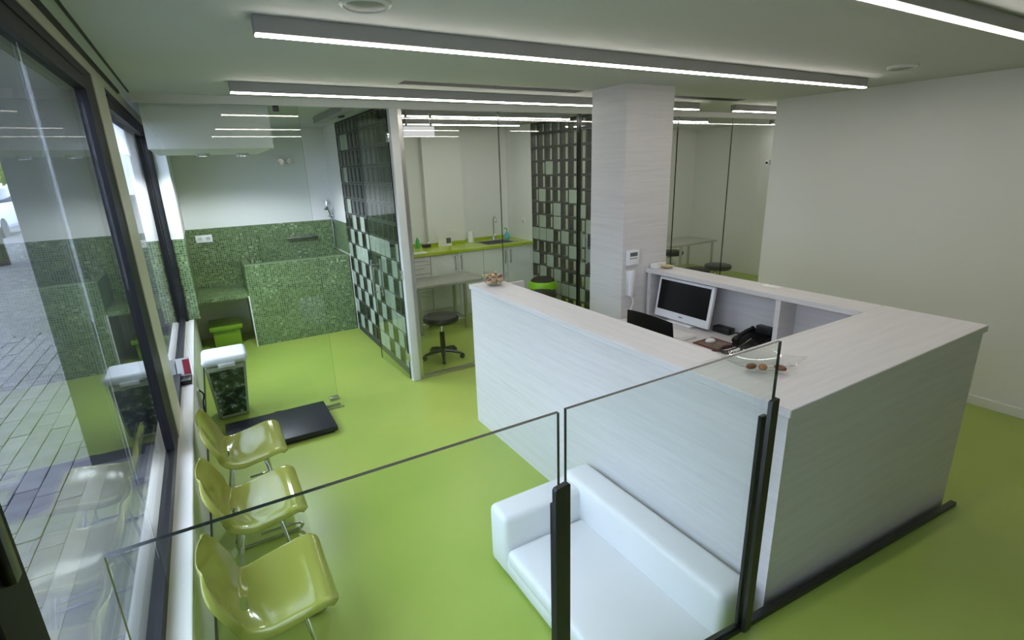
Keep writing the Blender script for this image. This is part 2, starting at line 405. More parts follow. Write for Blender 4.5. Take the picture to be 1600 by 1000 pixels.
# open glass door of the washroom
dm = MB(); A = Vector((1.44, YP+.03)); B = Vector((1.385, 5.14)); dd = (B-A).normalized(); nn = Vector((dd.y, -dd.x))*.005
dm.prism([tuple(A-nn), tuple(B-nn), tuple(B+nn), tuple(A+nn)], 'z', .012, 2.395)
dm.b.normal_update()
for f in dm.b.faces:
    if abs(f.normal.dot(Vector((dd.x, dd.y, 0)))) > .7: f.material_index = 1
door = struct('door_2', dm, [M['part'], M['glassedge']], 'frameless clear glass door standing open along the glass block wall')
dhandle(door, tuple(A+(B-A)*.86), (dd.y, -dd.x), .70, 1.08)
for z in (.24, 1.02, 2.18):
    link('hinge', MB().box(1.425, 1.455, YP-.005, YP+.06, z-.04, z+.04, bev=.004).mesh('hinge', M['chrome']), door)

# ------------------------------------------------------------------ glass block walls
def block_mesh(frosted, pitch_y, pitch_z, t):
    m = MB(); y, z = pitch_y/2-.004, pitch_z/2-.004; e = .012
    if frosted:
        m.box(-t/2, t/2, -y, y, -z, z, bev=.006, seg=1)
        return m.mesh('glass_block', M['frost'])
    m.box(-t/2, t/2, -y, y, z-e, z, mi=0).box(-t/2, t/2, -y, y, -z, -z+e, mi=0)
    m.box(-t/2, t/2, -y, -y+e, -z+e, z-e, mi=0).box(-t/2, t/2, y-e, y, -z+e, z-e, mi=0)
    for x in (-t/2+.006, t/2-.006): m.quad([(x, -y+e, -z+e), (x, y-e, -z+e), (x, y-e, z-e), (x, -y+e, z-e)], mi=1)
    me = m.mesh('glass_block', [M['blockside'], M['blockglass']], False); return me
def block_wall(name, x, t, y0, y1, ncol, label, seed, extra):
    rnd = random.Random(seed); pz = .173; z0 = .068; nrow = 13; py = (y1-y0)/ncol
    g = MB()
    g.box(x-t/2+.004, x+t/2-.004, y0-.01, y1+.01, 0, z0+.002).box(x-t/2+.004, x+t/2-.004, y0-.01, y1+.01, z0+nrow*pz+.128, H)
    for r in range(1, nrow+1): g.box(x-t/2+.004, x+t/2-.004, y0, y1, z0+r*pz-.004, z0+r*pz+.004)
    for c in range(ncol+1): g.box(x-t/2+.004, x+t/2-.004, y0+c*py-.004, y0+c*py+.004, z0, H)
    o = struct(name, g, M['grout'], label)
    mc, mf = block_mesh(0, py, pz, t), block_mesh(1, py, pz, t)
    mct = block_mesh(0, py, .124, t)
    for r in range(nrow+1):
        for c in range(ncol):
            if r <= 6:
                fr = ((r+c) % 2 == 0)
                if rnd.random() < .14: fr = not fr
            else: fr = (r, c) in extra
            me = mct if r == nrow else (mf if fr else mc)
            b = link('glass_block', me, o)
            b.location = (x, y0+(c+.5)*py, z0+(r+.5)*pz if r < nrow else z0+nrow*pz+.064)
    return o
block_wall('wall_glass_block_left', 1.505, .07, YP+.06, 6.40, 12, 'glass block wall behind the open glass door', 3, {(12, 10), (12, 9), (10, 10), (8, 10), (7, 9), (7, 7)})
block_wall('wall_glass_block_right', 3.985, .07, YP+.05, 6.125, 10, 'glass block wall beside the sink counter', 8, {(10, 7), (8, 8), (8, 4), (11, 1), (7, 6), (7, 3)})

# ------------------------------------------------------------------ outside
struct('pavement', MB().box(-2.4, -.42, -3, 16, .30, .405).box(-5, -2.4, -3, 60, .30, .402).box(-2.4, -.42, 16, 60, .30, .402), M['pavefar'], 'paved sidewalk outside the shop windows')
pv = bpy.data.objects['pavement']
psm = MB().box(-.0485, .0485, -.0985, .0985, -.02, .018, bev=.002, seg=1).mesh('paving_stone', M['pave'])
for i in range(12):
    for j in range(25):
        s = link('paving_stone', psm, pv); s.location = (-.80-.1*i, 1.9+.2*j+.1*(i % 2), .405+random.uniform(-.003, .003)); s.rotation_euler = (random.uniform(-.008, .008), random.uniform(-.008, .008), 0)
link('concrete_strip', MB().box(-.75, -.42, -3, 3.3, .40, .425).mesh('concrete_strip', M['concrete']), pv)
link('kerb_strip', MB().box(-.745, -.67, -3, 3.3, .424, .4262).mesh('kerb_strip', M['kerb']), pv)
struct('trim_4', MB().box(-.50, -.42, .9, 3.3, .40, .47, bev=.006), M['pave'], 'outer window ledge')
struct('wall_outside_pier', MB().box(-.75, -.43, 3.3, 3.75, .3, 2.6), M['pier'], 'dark clad pier outside between the windows')
struct('wall_outside_top', MB().box(-.50, -.42, -3, 16, 2.75, 8).box(-.50, -.42, 6.3, 16, .3, 2.75), M['facade'])
struct('road', MB().box(-22, -5, -10, 70, .2, .30), M['asphalt'])
struct('wall_opposite', MB().box(-26, -22, -6, 60, .2, 8), M['facade'], 'building facade across the street')
# street tree
def street_tree(name, x, y, seed, label, hh=1.0, n=2600):
    rnd = random.Random(seed); t = thing(name, label, 'tree', (x, y, .40), 'street trees')
    tm = MB(); tm.tube([(x, y, .40), (x+.02, y, 1.2), (x+.06, y+.02, 2.2), (x, y, 3.0)], [.17, .13, .12, .10], 12)
    tm.tube([(x+.04, y, 2.2), (x+.5, y-.3, 3.2)], [.07, .04], 8); tm.tube([(x+.02, y, 2.4), (x-.6, y+.2, 3.4)], [.07, .04], 8)
    part('trunk', tm, M['bark'], t)
    lm = MB()
    for i in range(n):
        a = rnd.uniform(0, 2*PI); rr = 1.9*rnd.random()**.45; h = rnd.uniform(-1, 1)
        c = Vector((x+rr*math.cos(a)*math.sqrt(1-h*h), y+rr*math.sin(a)*math.sqrt(1-h*h), 3.6+1.7*h*hh))
        u = Vector((rnd.gauss(0, 1), rnd.gauss(0, 1), rnd.gauss(0, .6))).normalized()*.11; v = u.orthogonal().normalized()*.06
        lm.quad([c-u, c+v, c+u, c-v])
    part('foliage', lm, M['leaf'], t, kind='stuff', smooth=False)
street_tree('street_tree', -3.52, 13.5, 1, 'tree with bare trunk on the sidewalk, nearer of the two street trees')
street_tree('street_tree', -6.2, 27, 2, 'leafy bright tree behind the parked car', 1.25)
# parked van
vx, vy = -5.9, 20.0
van = thing('car', 'silver car parked along the street seen from behind', 'car', (vx, vy, .30))
vb = MB(); vb.prism([(vy, .62), (vy+4.3, .62), (vy+4.35, 1.15), (vy+3.5, 1.3), (vy+2.9, 1.92), (vy+.25, 1.95), (vy-.05, 1.35)], 'x', vx-.85, vx+.85)
bmesh.ops.bevel(vb.b, geom=vb.b.edges[:], offset=.09, segments=2, affect='EDGES')
part('body', vb, M['carp'], van)
part('rear_window', MB().box(vx-.66, vx+.66, vy+.06, vy+.10, 1.38, 1.80, bev=.015, rot=Matrix.Rotation(-.42, 3, 'X')), M['cargl'], van)
part('side_window', MB().box(vx+.84, vx+.862, vy+.5, vy+3.0, 1.36, 1.78, bev=.008), M['cargl'], van)
part('bumper', MB().box(vx-.82, vx+.82, vy-.10, vy+.12, .60, .86, bev=.04), M['blackp'], van)
for s in (-1, 1):
    part('tail_lamp', MB().box(vx+s*.74-.07, vx+s*.74+.07, vy-.06, vy+.06, 1.0, 1.3, bev=.02), M['tail'], van)
    for yy in (.75, 3.5): part('wheel', MB().tube([(vx+s*.70, vy+yy, .62), (vx+s*.87, vy+yy, .62)], .32, 20), M['purple'], van)

# ------------------------------------------------------------------ ceiling lights and fittings
def strip_light(x0, x1, y, label, mat='strip', ht=.065, wd=.06):
    t = thing('linear_light', label, 'light', ((x0+x1)/2, y+wd/2, H), 'linear ceiling lights')
    part('housing', MB().box(x0, x1, y, y+wd, H-ht+.006, H, bev=.002, seg=1), M['greymetal'], t)
    part('diffuser', MB().box(x0+.002, x1-.002, y+.002, y+.036, H-ht-.001, H-ht+.0055), M[mat], t)
strip_light(.27, 4.37, 2.19, 'long strip light over the reception desk, running from left of it to the right wall')
strip_light(.27, 4.36, 3.70, 'long strip light just in front of the glass partition, passing behind the column')
strip_light(.27, 4.37, .99, 'strip light cut by the upper right corner of the picture')
strip_light(4.90, 7.6, 3.70, 'short visible strip light at the corner of the right wall')
strip_light(1.70, 3.63, 4.83, 'nearer strip light inside the room with the sink counter', 'strip_room')
strip_light(2.05, 3.52, 5.70, 'farther and shorter strip light inside the room with the sink counter', 'strip_room')
strip_light(4.25, 6.15, 5.75, 'strip light added at the back of the glazed room, mostly hidden by the column', 'strip_room')  # added behind the column to brighten this room
strip_light(7.5, 7.95, 5.0, 'short strip light added unseen at the far right end of the glazed room', 'strip_room')  # added behind the wall corner, also to brighten this room
strip_light(4.10, 5.87, 4.83, 'strip light inside the glazed room right of the column', 'strip_room')
t = thing('reflection_panel', 'small bright white rectangular lamp in place of a glass reflection right of the white post', 'glow', (1.8, 4.62, H))  # glowing box put where the glass shows a bright reflection
part('reflection_box', MB().box(1.655, 1.935, 4.60, 4.64, 2.20, 2.285, bev=.003), M['panel'], t)
part('bracket', MB().box(1.67, 1.69, 4.61, 4.63, 2.285, H).box(1.90, 1.92, 4.61, 4.63, 2.285, H), M['greymetal'], t)  # hangers added to carry the glowing box
t = thing('washroom_light', 'grey switched off ceiling box light beside the glass block wall', 'light', (1.15, 5.0, H))
part('housing', MB().box(1.12, 1.22, 4.55, 5.75, 2.395, H, bev=.003), M['greymetal'], t)
part('end_bracket', MB().box(1.20, 1.235, 4.95, 5.05, 2.385, H), M['slot'], t, 'dark bracket')
M['down'] = emit('brightener_lens', (.92, .96, 1, 1), 2)  # faint emission for the added bulkhead lights
for x, y, lab in ((.10, 5.55, 'small recessed downlight under the white bulkhead, left of two added lights'), (.42, 5.65, 'small recessed downlight under the white bulkhead, right of two added lights')):
    t = thing('brightener', lab, 'light', (x, y, 2.115), 'added bulkhead lights')  # added to brighten the washroom, lens kept out of view
    part('trim_ring', MB().lathe([(.050, 0), (.056, 0), (.056, -.024), (.050, -.024), (.050, 0)], (x, y, 2.115), 28, cap=False), M['alu'], t)
    part('reflector', MB().lathe([(.0495, -.001), (.0495, -.0245), (.046, -.0245), (.046, -.001)], (x, y, 2.115), 28, cap=False), M['pier'], t)
    part('lens', MB().lathe([(.0455, -.001), (.0455, -.003)], (x, y, 2.115), 28), M['down'], t)
    sl = bpy.data.lights.new('brightener_spot', 'SPOT'); sl.energy = 36; sl.color = (.84, .92, 1); sl.spot_size = R(160); sl.spot_blend = .3; sl.shadow_soft_size = .03  # added spot that brightens the washroom back wall
    so_ = bpy.data.objects.new('brightener_spot', sl); COL.objects.link(so_); so_.parent = t; so_.location = (0, 0, -.026)
def diffuser(x0, x1, y, label):
    t = thing('air_vent', label, 'vent', ((x0+x1)/2, y, H), 'slot air vents')
    for yy in (y-.004, y+.14): part('vent_edge', MB().box(x0, x1, yy, yy+.004, H-.002, H), M['alu'], t)
    part('vent_slot', MB().box(x0, x1, y, y+.14, H-.0015, H), M['slot'], t)  # flat sheet, its dark colour stands in for a shaded recess
diffuser(1.24, 2.68, 3.36, 'long dark slot vent in the ceiling left of the column')
diffuser(3.50, 4.62, 3.36, 'dark slot vent in the ceiling right of the column')
diffuser(1.0, 1.15, 4.5, 'small dark ceiling vent above the washroom doorway')
def speaker(x, y, r, label):
    t = thing('ceiling_speaker', label, 'speaker', (x, y, H), 'ceiling speakers')
    part('rim', MB().lathe([(r, 0), (r, -.012), (r*.86, -.018), (r*.84, -.014)], (x, y, H), 32), M['alu'], t)
    part('grille', MB().lathe([(r*.84, -.012), (r*.5, -.020), (0.001, -.022)], (x, y, H), 32), M['greymetal'], t)
speaker(.585, 1.90, .085, 'round speaker at the top edge of the picture, over the waiting area')
speaker(4.02, 1.82, .085, 'round ceiling disc near the right wall')

# ------------------------------------------------------------------ reception desk
dk = thing('reception_desk', 'large U shaped whitewashed wood reception desk with a high counter', 'desk', (2.4, 2.1, 0))
XA, XC, YA, YB = 1.588, 3.212, .880, 3.335
part('front_panel', MB().box(XA+.012, XA+.04, YA+.012, YB-.006, 0, 1.065), M['woody'], dk)
part('side_panel', MB().box(XA+.04, XC-.012, YA+.012, YA+.04, 0.0, 1.065), M['woodx'], dk)
part('rear_panel', MB().box(XC-.04, XC-.012, YA+.04, 2.962, 0, 1.065), M['woody'], dk)
part('end_panel', MB().box(XA+.04, 1.85, YB-.036, YB-.006, 0, 1.065), M['woodx'], dk)
part('counter_top', MB().box(XA, 1.85, 1.34, YB, 1.065, 1.10, bev=.003, seg=1), M['woody'], dk, 'narrow counter along the sofa side')
part('counter_top', MB().box(XA, XC, YA, 1.34, 1.065, 1.10, bev=.003, seg=1), M['woodx'], dk, 'wide counter facing the ramp')
part('counter_top', MB().box(2.99, XC, 1.34, 2.966, 1.065, 1.10, bev=.003, seg=1), M['woody'], dk, 'narrow counter above the monitor')
part('inner_panel', MB().box(1.82, 1.85, 1.34, YB-.036, 0, 1.065), M['woody'], dk)
part('inner_panel', MB().box(1.85, 2.99, 1.31, 1.34, 0, 1.065), M['woodx'], dk)
part('work_surface', MB().box(1.85, XC-.04, 1.34, 1.75, .69, .72).box(2.55, XC-.04, 1.75, 2.962, .69, .72), M['woody'], dk)
for y in (1.83, 2.93): part('divider', MB().box(2.995, XC-.04, y-.016, y+.016, .72, 1.065), M['woodx'], dk)
part('leg_panel', MB().box(2.60, XC-.05, 2.925, 2.955, 0, .69), M['woodx'], dk)
part('gate_panel', MB().box(1.852, 2.045, YB-.036, YB-.010, 0, 1.07, bev=.003), M['woodx'], dk)

# ------------------------------------------------------------------ sofa
sf = thing('sofa', 'low white leather sofa with one armrest against the desk', 'sofa', (1.27, 1.42, 0))
part('base', MB().box(.975, 1.572, .90, 1.94, .012, .10, bev=.012), M['leather'], sf)
part('seat', MB().box(.965, 1.43, .90, 1.785, .085, .172, bev=.03, seg=4), M['leather'], sf)
part('armrest', MB().box(.965, 1.44, 1.785, 1.945, .015, .335, bev=.03, seg=4), M['leather'], sf)
part('backrest', MB().box(1.405, 1.575, .93, 1.945, .09, .365, bev=.035, seg=4), M['leather'], sf)
for p in ((1.02, 1.88), (1.02, .95), (1.5, .95), (1.5, 1.88)): part('foot', MB().lathe([(.02, 0), (.02, .014)], p+(0,), 12), M['blackp'], sf)

# ------------------------------------------------------------------ glass balustrade on the ramp edge
bl = thing('glass_balustrade', 'clear glass balustrade with black posts along the ramp edge', 'balustrade', (.6, .85, RZ(.6)))
def bpanel(x0, x1, zt):
    m = MB(); m.prism([(x0, RZ(x0)+.03), (x1, RZ(x1)+.03), (x1, zt), (x0, zt)], 'y', .847, .857)
    m.b.normal_update()
    for f in m.b.faces:
        if abs(f.normal.y) < .5: f.material_index = 1
    part('glass_panel', m, [M['clear'], M['glassedge']], bl, smooth=False)
bpanel(-.21, .608, 1.386); bpanel(.628, 1.428, 1.388)
for x0, x1, c0, c1 in ((.583, .625, .597, .628), (1.388, 1.424, 1.394, 1.424)):
    m = MB(); m.prism([(x0, RZ(x0)+.01), (x1, RZ(x0)+.01), (x1, 1.206), (x1-.004, 1.21), (x0+.004, 1.205), (x0, 1.20)], 'y', .828, .842)
    part('post', m, M['black'], bl)
    part('post_clamp', MB().box(c0, c1, .860, .874, RZ(x0)+.02, 1.14, bev=.002, seg=1), M['black'], bl)
m = MB(); m.prism([(-.25, RZ(-.25)-.01), (3.235, RZ(3.235)-.01), (3.235, RZ(3.235)+.022), (-.25, RZ(-.25)+.022)], 'y', .842, .868)
part('floor_channel', m, M['black'], bl)

# ------------------------------------------------------------------ green chairs
def lerp(tab, u):
    for (a, va), (b, vb_) in zip(tab, tab[1:]):
        if u <= b:
            k = (u-a)/(b-a); k = k*k*(3-2*k)*.5+k*.5
            return va+(vb_-va)*k
    return tab[-1][1]
def catmull(P, n):
    out = []
    for i in range(len(P)-1):
        p0, p1, p2, p3 = P[max(i-1, 0)], P[i], P[i+1], P[min(i+2, len(P)-1)]
        for k in range(n):
            t = k/n
            out.append(tuple(.5*((2*b)+(c-a)*t+(2*a-5*b+4*c-d)*t*t+(-a+3*b-3*c+d)*t**3) for a, b, c, d in zip(p0, p1, p2, p3)))
    out.append(tuple(P[-1])); return out
def shell_mesh():
    prof = catmull([(.205, .345), (.192, .372), (.15, .384), (.06, .366), (-.04, .345), (-.115, .347), (-.155, .385), (-.178, .45), (-.203, .53), (-.226, .606)], 5)
    nu, nv = len(prof), 17
    b = bmesh.new(); g = []
    for i, (x, z) in enumerate(prof):
        u = i/(nu-1)
        p0, p1 = prof[max(i-1, 0)], prof[min(i+1, nu-1)]
        tx, tz = p1[0]-p0[0], p1[1]-p0[1]; L = math.hypot(tx, tz); nx, nz = tz/L, -tx/L     # sheet normal, up on the seat and forward on the back
        hw = lerp([(0, .19), (.1, .207), (.28, .213), (.42, .205), (.54, .178), (.62, .174), (.76, .196), (.88, .196), (1, .178)], u)
        if u < .14: hw *= .76+.24*math.sqrt(max(0, 1-(1-u/.14)**2))
        if u > .82: hw *= .58+.42*math.sqrt(max(0, 1-((u-.82)/.18)**2))
        backw = max(0, min(1, (u-.48)/.25)); mid = max(0, 1-abs(u-.5)/.3)
        dish = .012*(1-backw)*min(1, u/.2)+.012*mid
        row = []
        def P(v, extra=0, down=0):
            a = abs(v); k = dish*a**2.2+(.042-.02*max(0, (u-.75)/.25))*backw*a**2.4
            return (x+nx*(k-down), v*hw+extra*(1 if v > 0 else -1), z+nz*(k-down))
        fl = (.030+.014*mid)*min(1, .35+u/.12)*min(1, .35+(1-u)/.12)
        row.append(b.verts.new(P(-1, .013, fl))); row.append(b.verts.new(P(-1, .010, .009)))
        for q in range(nv): row.append(b.verts.new(P(-1+2*q/(nv-1))))
        row.append(b.verts.new(P(1, .010, .009))); row.append(b.verts.new(P(1, .013, fl)))
        g.append(row)
    n2 = len(g[0]); hole = {(a, c) for a in range(24, 26) for c in range(n2//2-2, n2//2+1)}
    for i in range(nu-1):
        for q in range(n2-1):
            if (i, q) in hole: continue
            b.faces.new((g[i][q], g[i][q+1], g[i+1][q+1], g[i+1][q]))
    bmesh.ops.recalc_face_normals(b, faces=b.faces[:])
    bmesh.ops.solidify(b, geom=b.faces[:], thickness=.006)
    m = MB(); m.b.free(); m.b = b
    return m
def make_chair():
    t = thing('shell_chair', '', 'chair', (0, 0, 0), 'green chairs along the window')
    sh = part('seat_shell', shell_mesh(), M['chair'], t)
    mo = sh.modifiers.new('smooth', 'SUBSURF'); mo.levels = 1; mo.render_levels = 2
    for s in (-1, 1):
        y = s*.165
        part('leg', MB().tube(catmull([(-.06, s*.07, .318), (-.09, s*.13, .28), (-.125, y, .10), (-.135, y, .03), (-.115, y, .010), (0, y, .009), (.14, y, .010), (.175, y, .014), (.19, y, .032), (.175, y, .050), (.13, y, .054), (-.02, y, .054)], 4), .0085, 10), M['chrome'], t)
        part('leg', MB().tube(catmull([(.05, s*.05, .322), (.075, s*.10, .29), (.10, s*.15, .15), (.105, y, .062)], 4), .0085, 10), M['chrome'], t)
    for p in ([(-.06, -.10, .318), (-.06, .10, .318)], [(.055, -.10, .318), (.055, .10, .318)]): part('cross_bar', MB().tube(p, .0085), M['chrome'], t)
    part('seat_mount', MB().box(-.08, .08, -.05, .05, .318, .338, bev=.004), M['greymetal'], t)
    return t
ch = make_chair()
for i, (y, lab) in enumerate(((3.20, 'olive green plastic shell chair beside the black floor scale, farthest of the three'),
                              (2.56, 'olive green shell chair in the middle of the row of three'),
                              (1.91, 'olive green shell chair nearest the camera'))):
    o = ch if i == 0 else dup(ch)
    o.location = (-.005, y, 0); o['label'] = lab

# ------------------------------------------------------------------ pet food container, scale, sign
pb = thing('food_container', 'tall clear food container with white lid and dark forest print', 'container', (-.05, 4.62, 0))
m = MB(); a = [(-.165, 4.50), (.055, 4.50), (.055, 4.74), (-.165, 4.74)]; b2 = [(-.195, 4.475), (.10, 4.475), (.10, 4.77), (-.195, 4.77)]
va = [m.b.verts.new((p[0], p[1], .004)) for p in a]; vb2 = [m.b.verts.new((p[0], p[1], .485)) for p in b2]
for i in range(4): m.b.faces.new((va[i], va[(i+1) % 4], vb2[(i+1) % 4], vb2[i]))
m.b.faces.new(va[::-1]); m.b.faces.new(vb2)
bmesh.ops.bevel(m.b, geom=m.b.edges[:], offset=.02, segments=3, affect='EDGES')
part('body', m, M['clearp'], pb)
m = MB(); m.quad([(-.145, 4.494, .04), (.04, 4.494, .04), (.075, 4.4745, .43), (-.172, 4.4745, .43)]).quad([(-.145, 4.497, .04), (.04, 4.497, .04), (.075, 4.4775, .43), (-.172, 4.4775, .43)])
part('printed_label', m, M['picture'], pb)
part('lid', MB().box(-.21, .118, 4.46, 4.785, .475, .545, bev=.032, seg=4), M['plastic'], pb)
part('latch', MB().box(-.10, .02, 4.445, 4.465, .462, .492, bev=.004), M['plastic'], pb)
sc = thing('floor_scale', 'low black platform animal scale on the green floor', 'scale', (.25, 4.02, 0))
part('platform', MB().box(-.13, .615, 3.755, 4.29, .018, .058, bev=.008), M['scale'], sc)
part('base', MB().box(-.11, .59, 3.78, 4.26, 0, .02), M['blackp'], sc)
part('cable', MB().tube(catmull([(.10, 4.28, .02), (.16, 4.33, .012), (.24, 4.345, .03), (.30, 4.33, .03), (.32, 4.28, .03)], 6), .005, 8), M['blackp'], sc)
part('wall_bracket', MB().box(.62, .74, 4.24, 4.26, .0, .02).box(.62, .76, 4.19, 4.20, 0, .012), M['steel'], sc)
sg = thing('display_stand', 'small black and white card stand with red print on the window sill', 'sign', (-.31, 4.2, .5))
part('base', MB().box(-.35, -.27, 4.10, 4.30, .50, .535, bev=.004), M['blackp'], sg)
sr = Matrix.Rotation(-.35, 3, 'X')
part('card', MB().box(-.35, -.265, 4.235, 4.243, .53, .66, rot=sr), M['alu'], sg)
part('red_print', MB().box(-.31, -.268, 4.232, 4.2345, .54, .65, rot=sr), M['red'], sg)
wc = thing('wall_socket', 'small dark wall box with loose cables on the parapet behind the chairs', 'socket', (-.262, 4.3, .3))
part('plate', MB().box(-.266, -.250, 4.27, 4.36, .26, .38, bev=.003), M['clearp'], wc)
part('cable', MB().tube(catmull([(-.25, 4.31, .37), (-.225, 4.30, .33), (-.24, 4.28, .26), (-.235, 4.25, .1), (-.24, 4.2, .012)], 5), .006, 8), M['blackp'], wc)

# ------------------------------------------------------------------ washroom
bt = thing('tiled_bath', 'raised dog bath faced in green glass mosaic', 'bath', (.88, 6.75, 0))
part('front_wall', MB().box(.30, 1.458, 6.42, 6.50, 0, .945), M['mosx'], bt)
for xx in ((.30, .37), (1.40, 1.458)): part('end_wall', MB().box(xx[0], xx[1], 6.50, 7.085, 0, .945), M['mosy'], bt)
part('basin_floor', MB().box(.37, 1.40, 6.50, 7.085, .55, .60), M['mosz'], bt)
part('rim', MB().box(.30, 1.458, 6.42, 6.50, .945, .950), M['mosz'], bt)
part('edge_trim', MB().box(.290, .302, 6.412, 6.425, 0, .60), M['white'], bt)
bn = thing('tiled_bench', 'green mosaic bench shelf spanning between window wall and bath', 'bench', (.02, 6.75, .58))
part('front_edge', MB().box(-.262, .298, 6.425, 6.47, .582, .628), M['mosx'], bn)
part('top', MB().box(-.262, .298, 6.425, 7.085, .628, .634), M['mosz'], bn)
part('underside', MB().box(-.262, .298, 6.47, 7.085, .60, .627), M['wall'], bn)
gb = thing('storage_box', 'lime green plastic box with lid on the floor under the bench', 'box', (.01, 6.8, 0))
part('body', MB().box(-.13, .155, 6.62, 6.98, 0, .20, bev=.012), M['greenp'], gb)
part('lid', MB().box(-.16, .185, 6.59, 7.0, .20, .255, bev=.012), M['greenp'], gb)
def outlet(name, x, y, z, w_, h_, n, label):
    t = thing(name, label, 'outlet', (x, y, z))
    part('plate', MB().box(x-w_/2, x+w_/2, y-.010, y, z-h_/2, z+h_/2, bev=.003), M['plastic'], t)
    for i in range(n):
        cx = x+(i-(n-1)/2)*w_/n
        part('socket', MB().tube([(cx, y-.0125, z), (cx, y-.009, z)], .026, 18), M['alu'], t)
        part('socket_hole', MB().tube([(cx-.008, y-.0138, z), (cx-.008, y-.012, z)], .004, 8).tube([(cx+.008, y-.0138, z), (cx+.008, y-.012, z)], .004, 8), M['blackp'], t)
outlet('power_outlet', -.03, 7.088, 1.215, .17, .085, 2, 'white double power outlet on the green mosaic wall')
so = thing('power_outlet', 'white outlet on the side wall right of the sink', 'outlet', (3.95, 6.35, 1.16))
part('plate', MB().box(3.94, 3.95, 6.31, 6.39, 1.12, 1.20, bev=.003), M['plastic'], so)
part('socket', MB().tube([(3.9385, 6.35, 1.16), (3.942, 6.35, 1.16)], .026, 18), M['alu'], so)
sw = thing('shower_set', 'chrome hand shower on a riser rail with hose over the dog bath', 'shower', (1.42, 7.08, 1.3))
part('rail', MB().tube([(1.44, 7.04, .98), (1.44, 7.04, 1.40)], .010).tube([(1.44, 7.04, 1.39), (1.44, 7.09, 1.39)], .012), M['chrome'], sw)
part('hose', MB().tube(catmull([(1.42, 7.02, 1.40), (1.46, 7.0, 1.30), (1.475, 6.98, 1.10), (1.46, 6.97, .93), (1.42, 6.96, .75)], 6), .008, 8), M['chrome'], sw)
part('hand_shower', MB().tube([(1.44, 7.03, 1.36), (1.40, 6.98, 1.47)], .014).lathe([(.045, -.012), (.05, 0), (.02, .03)], (1.385, 6.96, 1.475), 20), M['chrome'], sw)
part('holder', MB().box(1.40, 1.47, 7.0, 7.06, 1.37, 1.39, bev=.004), M['chrome'], sw)
part('wall_elbow', MB().tube([(1.40, 7.09, 1.56), (1.40, 7.05, 1.56)], .022).tube([(1.40, 7.05, 1.56), (1.40, 7.04, 1.51)], .012), M['chrome'], sw)
mx = thing('bath_mixer', 'chrome bar mixer tap on the mosaic wall above the bath', 'tap', (1.02, 7.08, 1.14))
part('bar', MB().tube([(.90, 7.03, 1.14), (1.17, 7.03, 1.14)], .022, 16), M['chrome'], mx)
for x in (.885, 1.185): part('knob', MB().tube([(x-.022, 7.03, 1.14), (x+.022, 7.03, 1.14)], .027, 16), M['chrome'], mx)
for x in (.97, 1.10): part('wall_mount', MB().tube([(x, 7.03, 1.14), (x, 7.087, 1.14)], .02), M['chrome'], mx)
for x, lab in ((.935, 'chrome wall valve on the white washroom wall, left one of the pair'), (1.035, 'chrome wall valve on the white washroom wall, right one of the pair')):
    v = thing('wall_valve', lab, 'valve', (x, 7.1, 2.06), 'pair of wall valves')
    part('rosette', MB().tube([(x, 7.10, 2.06), (x, 7.085, 2.06)], .036, 20), M['chrome'], v)
    part('knob', MB().tube([(x, 7.085, 2.06), (x, 7.04, 2.06)], [.022, .027], 18), M['chrome'], v)

# ------------------------------------------------------------------ sink room
ct = thing('worktop', 'lime green worktop along the back wall with a rounded edge', 'worktop', (3.0, 6.45, .9), None)
part('slab', MB().box(1.60, 3.06, 6.10, 6.695, .865, .90, bev=.006).box(3.06, 3.30, 6.10, 6.20, .865, .90).box(3.06, 3.30, 6.58, 6.695, .865, .90).box(3.30, 3.30+.20, 6.10, 6.20, .865, .90), M['worktop'], ct)
bpy.data.objects.remove(ct.children[0])
m = MB(); X0, X1, SX0, SX1, SY0, SY1 = 1.60, 3.948, 3.28, 3.72, 6.22, 6.56
m.box(X0, SX0, 6.10, 6.795, .865, .90).box(SX1, X1, 6.10, 6.795, .865, .90).box(SX0, SX1, 6.10, SY0, .865, .90).box(SX0, SX1, SY1, 6.795, .865, .90)
part('slab', m, M['worktop'], ct)
part('backsplash', MB().box(1.60, 2.62, 6.775, 6.798, .90, .935).box(2.62, 3.19, 6.672, 6.698, .90, .935).box(3.19, 3.948, 6.775, 6.798, .90, .935), M['worktop'], ct)
sk = thing('sink', 'inset stainless steel sink in the lime worktop', 'sink', (3.5, 6.4, .9))
m = MB(); m.box(SX0-.02, SX1+.02, SY0-.02, SY0+.01, .90, .905).box(SX0-.02, SX1+.02, SY1-.01, SY1+.02, .90, .905).box(SX0-.02, SX0+.01, SY0, SY1, .90, .905).box(SX1-.01, SX1+.02, SY0, SY1, .90, .905)
part('rim', m, M['steel'], sk)
m = MB(); m.box(SX0+.002, SX0+.008, SY0+.002, SY1-.002, .76, .902).box(SX1-.008, SX1-.002, SY0+.002, SY1-.002, .76, .902).box(SX0+.002, SX1-.002, SY0+.002, SY0+.008, .76, .902).box(SX0+.002, SX1-.002, SY1-.008, SY1-.002, .76, .902).box(SX0+.002, SX1-.002, SY0+.002, SY1-.002, .755, .762)
part('basin', m, M['steel'], sk)
fc = thing('faucet', 'tall chrome gooseneck faucet behind the sink', 'faucet', (3.60, 6.62, .9))
part('base', MB().lathe([(.028, 0), (.026, .04), (.02, .06)], (3.60, 6.62, .90), 18), M['chrome'], fc)
part('spout', MB().tube(catmull([(3.60, 6.62, .94), (3.60, 6.62, 1.15), (3.59, 6.59, 1.22), (3.57, 6.53, 1.245), (3.55, 6.47, 1.22), (3.545, 6.45, 1.16)], 5), .012, 10), M['chrome'], fc)
part('lever', MB().tube([(3.60, 6.62, .955), (3.66, 6.60, 1.0)], .007), M['chrome'], fc)
xs = [1.60, 2.0, 2.395, 2.78, 3.155, 3.53, 3.905]
